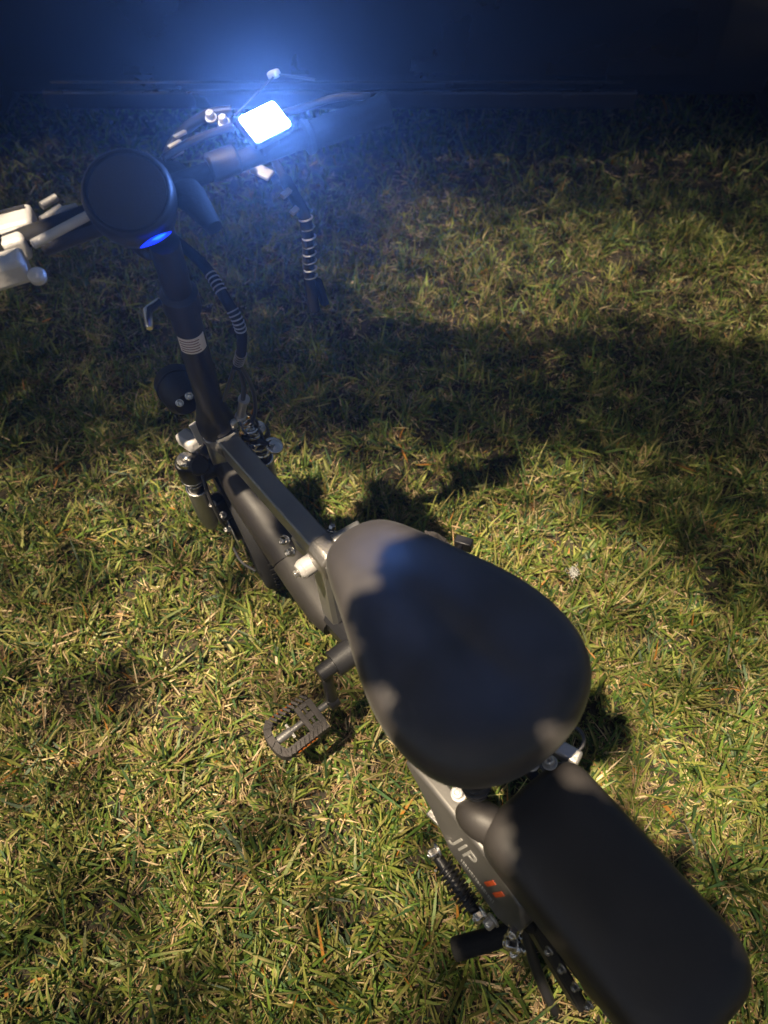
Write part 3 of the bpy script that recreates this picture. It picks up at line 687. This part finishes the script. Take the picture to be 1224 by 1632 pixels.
bm = BM(); box(bm, DC + Vector((.008, 0, -.026)), (.020, .03, .030)); ob('display_bracket', bm, M['blk'], dsp, bevel=.004)
bm = BM(); tube(bm, [(.605, -.095, 1.058), (.598, -.135, 1.058)], .018, 18); ob('switch_block', bm, M['plastic'], bike, bevel=.004)
for p in ((.688, -.150, 1.072), (.668, -.158, 1.070)): bolt(p, (-.3, .2, 1), .006, .012, bike, 'alloy')
# brake lever right: curved blade ahead of the bar, then lever past the display
bm = BM(); tube(bm, smoothpath([(.655, -.060, 1.058), (.69, -.085, 1.058), (.715, -.12, 1.06), (.722, -.16, 1.062), (.71, -.19, 1.06)]), .0075, 10); bl = ob('brake_lever', bm, M['blk'], bike)
for p in ((.682, -.088, 1.064), (.700, -.105, 1.064), (.662, -.080, 1.062), (.64, -.048, 1.058), (.632, -.040, 1.062), (.672, -.107, 1.062)):
    bm = BM(); box(bm, p, (.008, .020, .005), rotm(0, 10, 8)); ob('lever_spacer', bm, M['alloy'], bl, bevel=.0015)
bm = BM(); tube(bm, smoothpath([(.655, -.235, 1.058), (.640, -.27, 1.060), (.625, -.31, 1.062), (.606, -.350, 1.055)]), .0050, 10); ob('brake_lever', bm, M['blk'], bike)
bm = BM(); tube(bm, smoothpath([(.640, -.055, 1.075), (.640, -.10, 1.08), (.636, -.155, 1.078)]), .005, 8); ob('shift_cable', bm, M['cable'], bike)
# thin mirror stalk rising past the display
bm = BM(); tube(bm, [(.665, -.175, 1.075), (.668, -.246, 1.10)], .0016, 8); ms = ob('mirror_stalk', bm, M['blk'], bike)
bm = BM(); box(bm, (.672, -.246, 1.10), (.018, .011, .010), rotm(0, 20, 20)); ob('stalk_clamp', bm, M['alloy'], ms, bevel=.003)
bm = BM(); tube(bm, [(.665, -.250, 1.10), (.614, -.275, 1.10)], .0018, 8); ob('stalk_rod', bm, M['blk'], ms)
# bar-end cap, hanging strap and cable with clips
bm = BM(); tube(bm, smoothpath([(.640, -.195, 1.045), (.625, -.20, 1.01), (.600, -.20, .985), (.575, -.20, .955), (.582, -.20, .905), (.602, -.20, .84), (.607, -.20, .775)], 5), [.006] * 8 + [.009] * 23, 12); cs = ob('coiled_strap', bm, M['rubber'], bike)
bm = BM(); box(bm, (.672, -.196, .985), (.030, .020, .007), rotm(0, -20, 30)); ob('strap_buckle', bm, M['alloy'], cs, bevel=.002)
for p in ((.588, -.186, .992), (.578, -.190, .970)):
    bm = BM(); box(bm, p, (.008, .018, .006), rotm(0, -30, 20)); ob('strap_tag', bm, M['alloy'], cs, bevel=.001)
for i in range(8):
    z = .955 - i * .0155; x = .572 + max(0, (.93 - z)) * .27
    bm = BM(); torus(bm, (x, -.20, z), (.2, 0, 1), .0095, .0013, 20, 6); ob('coil_ring', bm, M['chrome'] if i % 2 else M['steel'], cs)
bm = BM(); box(bm, (.607, -.218, .80), (.014, .012, .045), rotm(0, 12, 0)); ob('strap_end', bm, M['rubber'], cs, bevel=.003)
# conduit bundle down to the head tube
cond = smoothpath([(.640, -.028, .975), (.600, -.045, .945), (.556, -.045, .918), (.530, -.045, .880), (.545, -.042, .83), (.585, -.040, .77)], 8)
bm = BM(); tube(bm, cond, .0075, 12); cd = ob('cable_conduit', bm, M['rubber'], bike)
for k in list(range(11, 16)) + list(range(20, 26)) + list(range(34, 39)):
    i = min(k, len(cond) - 2); d = cond[i + 1] - cond[i]; bm = BM(); torus(bm, cond[i], d, .0078, .0011, 18, 6); ob('conduit_ring', bm, M['steel'], cd)
for path, r_ in (([(.585, -.040, .77), (.605, -.045, .71), (.628, -.040, .655)], .0042), ([(.575, -.042, .78), (.60, -.056, .70), (.635, -.060, .62), (.66, -.055, .57)], .0036), ([(.585, -.034, .77), (.61, -.022, .72), (.645, -.016, .665)], .0036)):
    bm = BM(); tube(bm, smoothpath(path), r_, 10); ob('cable', bm, M['cable'], bike)
bm = BM(); tube(bm, [(.624, -.043, .665), (.648, -.035, .612)], .0078, 16); tube(bm, [(.622, -.0435, .668), (.625, -.0425, .662)], .0100, 16); tube(bm, [(.647, -.0355, .613), (.650, -.0345, .607)], .0100, 16); ob('cable_adjuster', bm, M['steel'], bike)
# spring and bell ring right of the head tube
bm = BM(); tt = np.linspace(0, 12 * math.pi, 100); tube(bm, [(.690 - .010 * t / 12 + .012 * math.cos(t), -.052 + .012 * math.sin(t), .555 - .0020 * t) for t in tt], .0026, 6); ob('cable_spring', bm, M['chrome'], bike)
bm = BM(); torus(bm, (.650, -.076, .498), (-.3, -.3, .8), .0155, .0035, 32, 10); lathe(bm, (.650, -.076, .490), (-.3, -.3, .8), [(.004, 0), (.015, .001), (.013, .010), (.004, .014)], 24); ob('bell', bm, M['chrome'], bike)
bm = BM(); tube(bm, [(.68, -.03, .53), (.665, -.055, .515), (.655, -.066, .505)], .006, 10); ob('bell_arm', bm, M['blk'], bike)
bm = BM(); tube(bm, smoothpath([(.66, -.055, .57), (.68, -.064, .54), (.67, -.066, .51), (.69, -.055, .48), (.72, -.04, .46)]), .0035, 8); tube(bm, smoothpath([(.69, -.045, .58), (.70, -.066, .55), (.70, -.075, .52), (.71, -.06, .48)]), .003, 8); ob('brake_hose', bm, M['cable'], bike)

# --- left side: lit switch gear, lever, knob
bm = BM(); box(bm, (.697, .166, 1.050), (.046, .105, .026), rotm(0, 0, -20)); lv = ob('lever_housing', bm, M['alloy'], bike, bevel=.007, bseg=3)
bm = BM(); box(bm, (.708, .166, 1.064), (.005, .10, .004), rotm(0, 0, -20)); ob('housing_groove', bm, M['plastic'], lv)
bm = BM(); box(bm, (.644, .167, 1.052), (.036, .054, .030), rotm(0, 0, -14)); sb = ob('switch_box', bm, M['alloy'], bike, bevel=.006, bseg=3)
bm = BM(); box(bm, (.604, .183, 1.050), (.036, .054, .030), rotm(0, 0, -16)); sb2 = ob('switch_box', bm, M['alloy'], bike, bevel=.006, bseg=3)
bm = BM(); lathe(bm, (.650, .178, 1.066), (-.1, 0, 1), [(.004, 0), (.010, 0), (.010, .004), (.004, .005)], 20); ob('button', bm, M['red'], sb)
bm = BM(); tube(bm, [(.607, .141, 1.062), (.616, .056, 1.062)], .0058, 14); ob('lever_rod', bm, M['alloy'], bike, bevel=.002)
bm = BM(); tube(bm, [(.660, .112, 1.056), (.668, .082, 1.056)], .0052, 12); tube(bm, [(.692, .100, 1.056), (.697, .078, 1.056)], .005, 12); ob('cable_stop', bm, M['steel'], lv)
bm = BM(); tube(bm, smoothpath([(.640, .100, 1.060), (.647, .086, 1.063), (.648, .068, 1.060)]), .0042, 10); ob('lever_pivot', bm, M['steel'], lv)
bm = BM(); lathe(bm, (.566, .157, 1.048), (-.4, 0, 1), [(.004, -.006), (.0095, -.004), (.0105, .003), (.008, .007), (.003, .008)], 20); ob('knob', bm, M['alloy'], bike)
bm = BM(); tube(bm, [bp(.035, .002, 1.040), bp(.13, .002, 1.040)], .015, 18); ob('bar_sleeve', bm, M['plastic'], bike, bevel=.004)

# ------------------------------------------------------------------ small thing in the grass right of the saddle
bm = BM()
for k in range(70):
    a = random.uniform(0, 2 * math.pi); e = random.uniform(-.1, 1.4); L = random.uniform(.008, .019); p = Vector((random.gauss(0, .006), random.gauss(0, .006), random.uniform(.0, .008)))
    tube(bm, [p, p + Vector((math.cos(a) * math.cos(e), math.sin(a) * math.cos(e), math.sin(e))) * L], .0004, 3, False)
o = ob('seed_tuft', bm, M['down_fluff'], None, smooth=False); o.location = (.455, 1.035, .035); o['label'] = 'small pale tuft of seed down caught in the grass right of the saddle'; o['category'] = 'seed tuft'

# ------------------------------------------------------------------ unseen tree added for its shade; leaves are placed to shape the shadows
K = Vector((.30, .33))
def sstep(a, b, t):
    t = max(0., min(1., (t - a) / (b - a))); return t * t * (3 - 2 * t)
def through(x, y):                                     # share of light the added leaves let through towards ground point (x, y)
    n = noise.noise(Vector((x * 1.6, y * 1.6, 5))); n2 = noise.noise(Vector((x * 4, y * 4, 9)))
    yy = y + .10 * n + .05 * n2
    T = 1 - .6 * sstep(.60, -.10, y)
    T *= 1 - .55 * sstep(-.50, -1.05, x)
    T *= 1 - .75 * sstep(.52, .85, x + .1 * n + .25 * (y - 1)) * sstep(.65, 1.05, y)
    n3 = noise.noise(Vector((x * 7.5, y * 7.5, 2)))
    T *= max(.25, min(1., .82 + 1.1 * n3 + .5 * n2))
    e0 = 1.38 - .10 * sstep(-.2, -1, x)
    mid = .055
    mid *= 1 - .9 * sstep(.62, .85, x + .12 * n)
    far = .44 * sstep(-.45, .35, x + .15 * n) * (1 - sstep(2.70, 3.15, yy + .22 * max(x, 0)))
    k1 = sstep(e0 - .04, e0 + .26, yy); k2 = sstep(2.02, 2.28, yy + .16 * max(0, x))
    T = T * (1 - k1) + k1 * (mid * (1 - k2) + max(far, .07) * k2)
    return max(.015, T * (1 + .35 * n2))
def GL(*p):
    v = BT @ Vector(p); return Vector((v.x + K.x * v.z, v.y + K.y * v.z))
def seg_d(x, y, a, b):
    q = Vector((x, y)); d = b - a; t = max(0, min(1, (q - a).dot(d) / d.length_squared)); return (q - a - d * t).length
LG1, LG2 = GL(.648, .125, 1.05), GL(.66, .26, 1.05)
NOSE1, NOSE2, LIPL, LIPR = GL(.205, .030, .755), GL(.205, -.045, .755), GL(-.125, .070, .53), GL(-.145, -.072, .54)
SHADE = [(GL(.67, .0, .57), GL(.37, 0, .59), .03), (GL(.51, -.055, 1.04), GL(.69, -.045, 1.04), .04), (GL(.79, .01, .6), GL(.86, 0, .6), .05), (GL(.14, -.02, .77), GL(-.02, -.028, .77), .112), (GL(-.05, .012, .77), GL(-.05, -.045, .77), .108), (GL(.58, -.22, 1.06), GL(.56, -.35, 1.06), .03), (GL(-.21, 0, .56), GL(-.40, 0, .55), .086), (GL(.68, 0, .6), GL(.6, 0, 1.06), .055), (GL(-.19, .13, .28), GL(-.24, .10, .3), .05), (GL(-.22, .09, .40), GL(-.36, .085, .42), .035)]
def shade_mask(x, y):
    q = Vector((x, y))
    if (q - NOSE1).length < .078 or (q - NOSE2).length < .060 or (q - LIPL).length < .06 or (q - LIPR).length < .05: return False
    if seg_d(x, y, LG1, LG2) < .052: return False                            # gap on the left grip
    for a, b, r in SHADE:
        if seg_d(x, y, a, b) < r: return True
    return None
leaves = []  # leaf positions chosen to cast the wanted shade pattern
st = .045
gx = -3.2
while gx < 2.4:
    gy = -.6
    while gy < 4.6:
        m_ = shade_mask(gx, gy)
        if m_:
            for _ in range(16):
                h = random.uniform(2.0, 2.5); leaves.append((gx + random.uniform(-.5, .5) * st - K.x * h, gy + random.uniform(-.5, .5) * st - K.y * h, h, .026))
        elif m_ is None:
            lam = -math.log(through(gx, gy)) * 3.0; cnt = int(lam) + (random.random() < lam - int(lam))
            for _ in range(cnt):
                h = random.uniform(5.0, 6.6); leaves.append((gx + random.uniform(-.5, .5) * st - K.x * h, gy + random.uniform(-.5, .5) * st - K.y * h, h, .0195))
        gy += st
    gx += st
def make_shade_tree():
    cx = sum(l[0] for l in leaves) / len(leaves); cy = sum(l[1] for l in leaves) / len(leaves)
    bx, by = -3.3, 3.1
    root = empty('added_shade_tree', 'unseen leafy tree added left of the bicycle to shape the shade on it and the lawn', 'tree', Matrix.Translation((bx, by, 0)))
    bm = BM(); tube(bm, smoothpath([(0, 0, -.1), (.05, .02, .8), (.02, .08, 1.7), (.15, .1, 2.9), (.35, .15, 4.4)]), list(np.linspace(.17, .07, 25)), 14); ob('trunk', bm, M['bark'], root)
    far_l = [l for l in leaves if l[1] + K.y * l[2] > 2.9]
    for i in range(10):
        l = random.choice(far_l); e = Vector((l[0] - bx, l[1] - by, l[2])); s_ = Vector((.1, .08, random.uniform(1.9, 3.0))); mid = s_.lerp(e, .5) + Vector((0, 0, .25))
        bm = BM(); tube(bm, smoothpath([s_, mid, e], 5), list(np.linspace(.045, .008, 11)), 8); ob('branch', bm, M['bark'], root)
    n = len(leaves); V = np.zeros((n, 4, 3))
    Lp = np.array([l[:3] for l in leaves]) - np.array([bx, by, 0]); sz = np.array([l[3] for l in leaves])
    a = rng.normal(size=(n, 3)); nrm = np.array(sd)[None] + .45 * a; nrm /= np.linalg.norm(nrm, axis=1)[:, None]
    t = np.cross(nrm, rng.normal(size=(n, 3))); t /= np.linalg.norm(t, axis=1)[:, None]; b_ = np.cross(nrm, t)
    s = sz[:, None] * rng.uniform(.8, 1.3, n)[:, None]
    V[:, 0] = Lp - t * s * 1.2; V[:, 1] = Lp - b_ * s * .8; V[:, 2] = Lp + t * s * 1.2; V[:, 3] = Lp + b_ * s * .8
    me = bpy.data.meshes.new('shade_leaves'); me.from_pydata(V.reshape(-1, 3).tolist(), [], (np.arange(n)[:, None] * 4 + np.arange(4)).tolist())
    me.materials.append(mat('tree_leaf', (.045, .075, .02), .5, 0, .4, 0, 60, .4, 2)); o = bpy.data.objects.new('shade_leaves', me); COL.objects.link(o); o.parent = root; o['kind'] = 'stuff'
make_shade_tree()

# ------------------------------------------------------------------ air volume added to imitate lens bloom around the lit screen
bm = BM(); box(bm, (0, 3, 3.0), (40, 40, 8.4)); hz = ob('bloom_haze', bm, M['trim'], None, smooth=False); hz.data.materials.clear()
hm = bpy.data.materials.new('bloom_volume'); hm.use_nodes = True; hn = hm.node_tree; hn.nodes.clear()
pv = hn.nodes.new('ShaderNodeVolumePrincipled'); pv.inputs['Color'].default_value = (.85, .92, 1, 1); pv.inputs['Density'].default_value = .0088; pv.inputs['Anisotropy'].default_value = .80
om = hn.nodes.new('ShaderNodeOutputMaterial'); hn.links.new(pv.outputs[0], om.inputs['Volume']); hz.data.materials.append(hm); hz['kind'] = 'stuff'
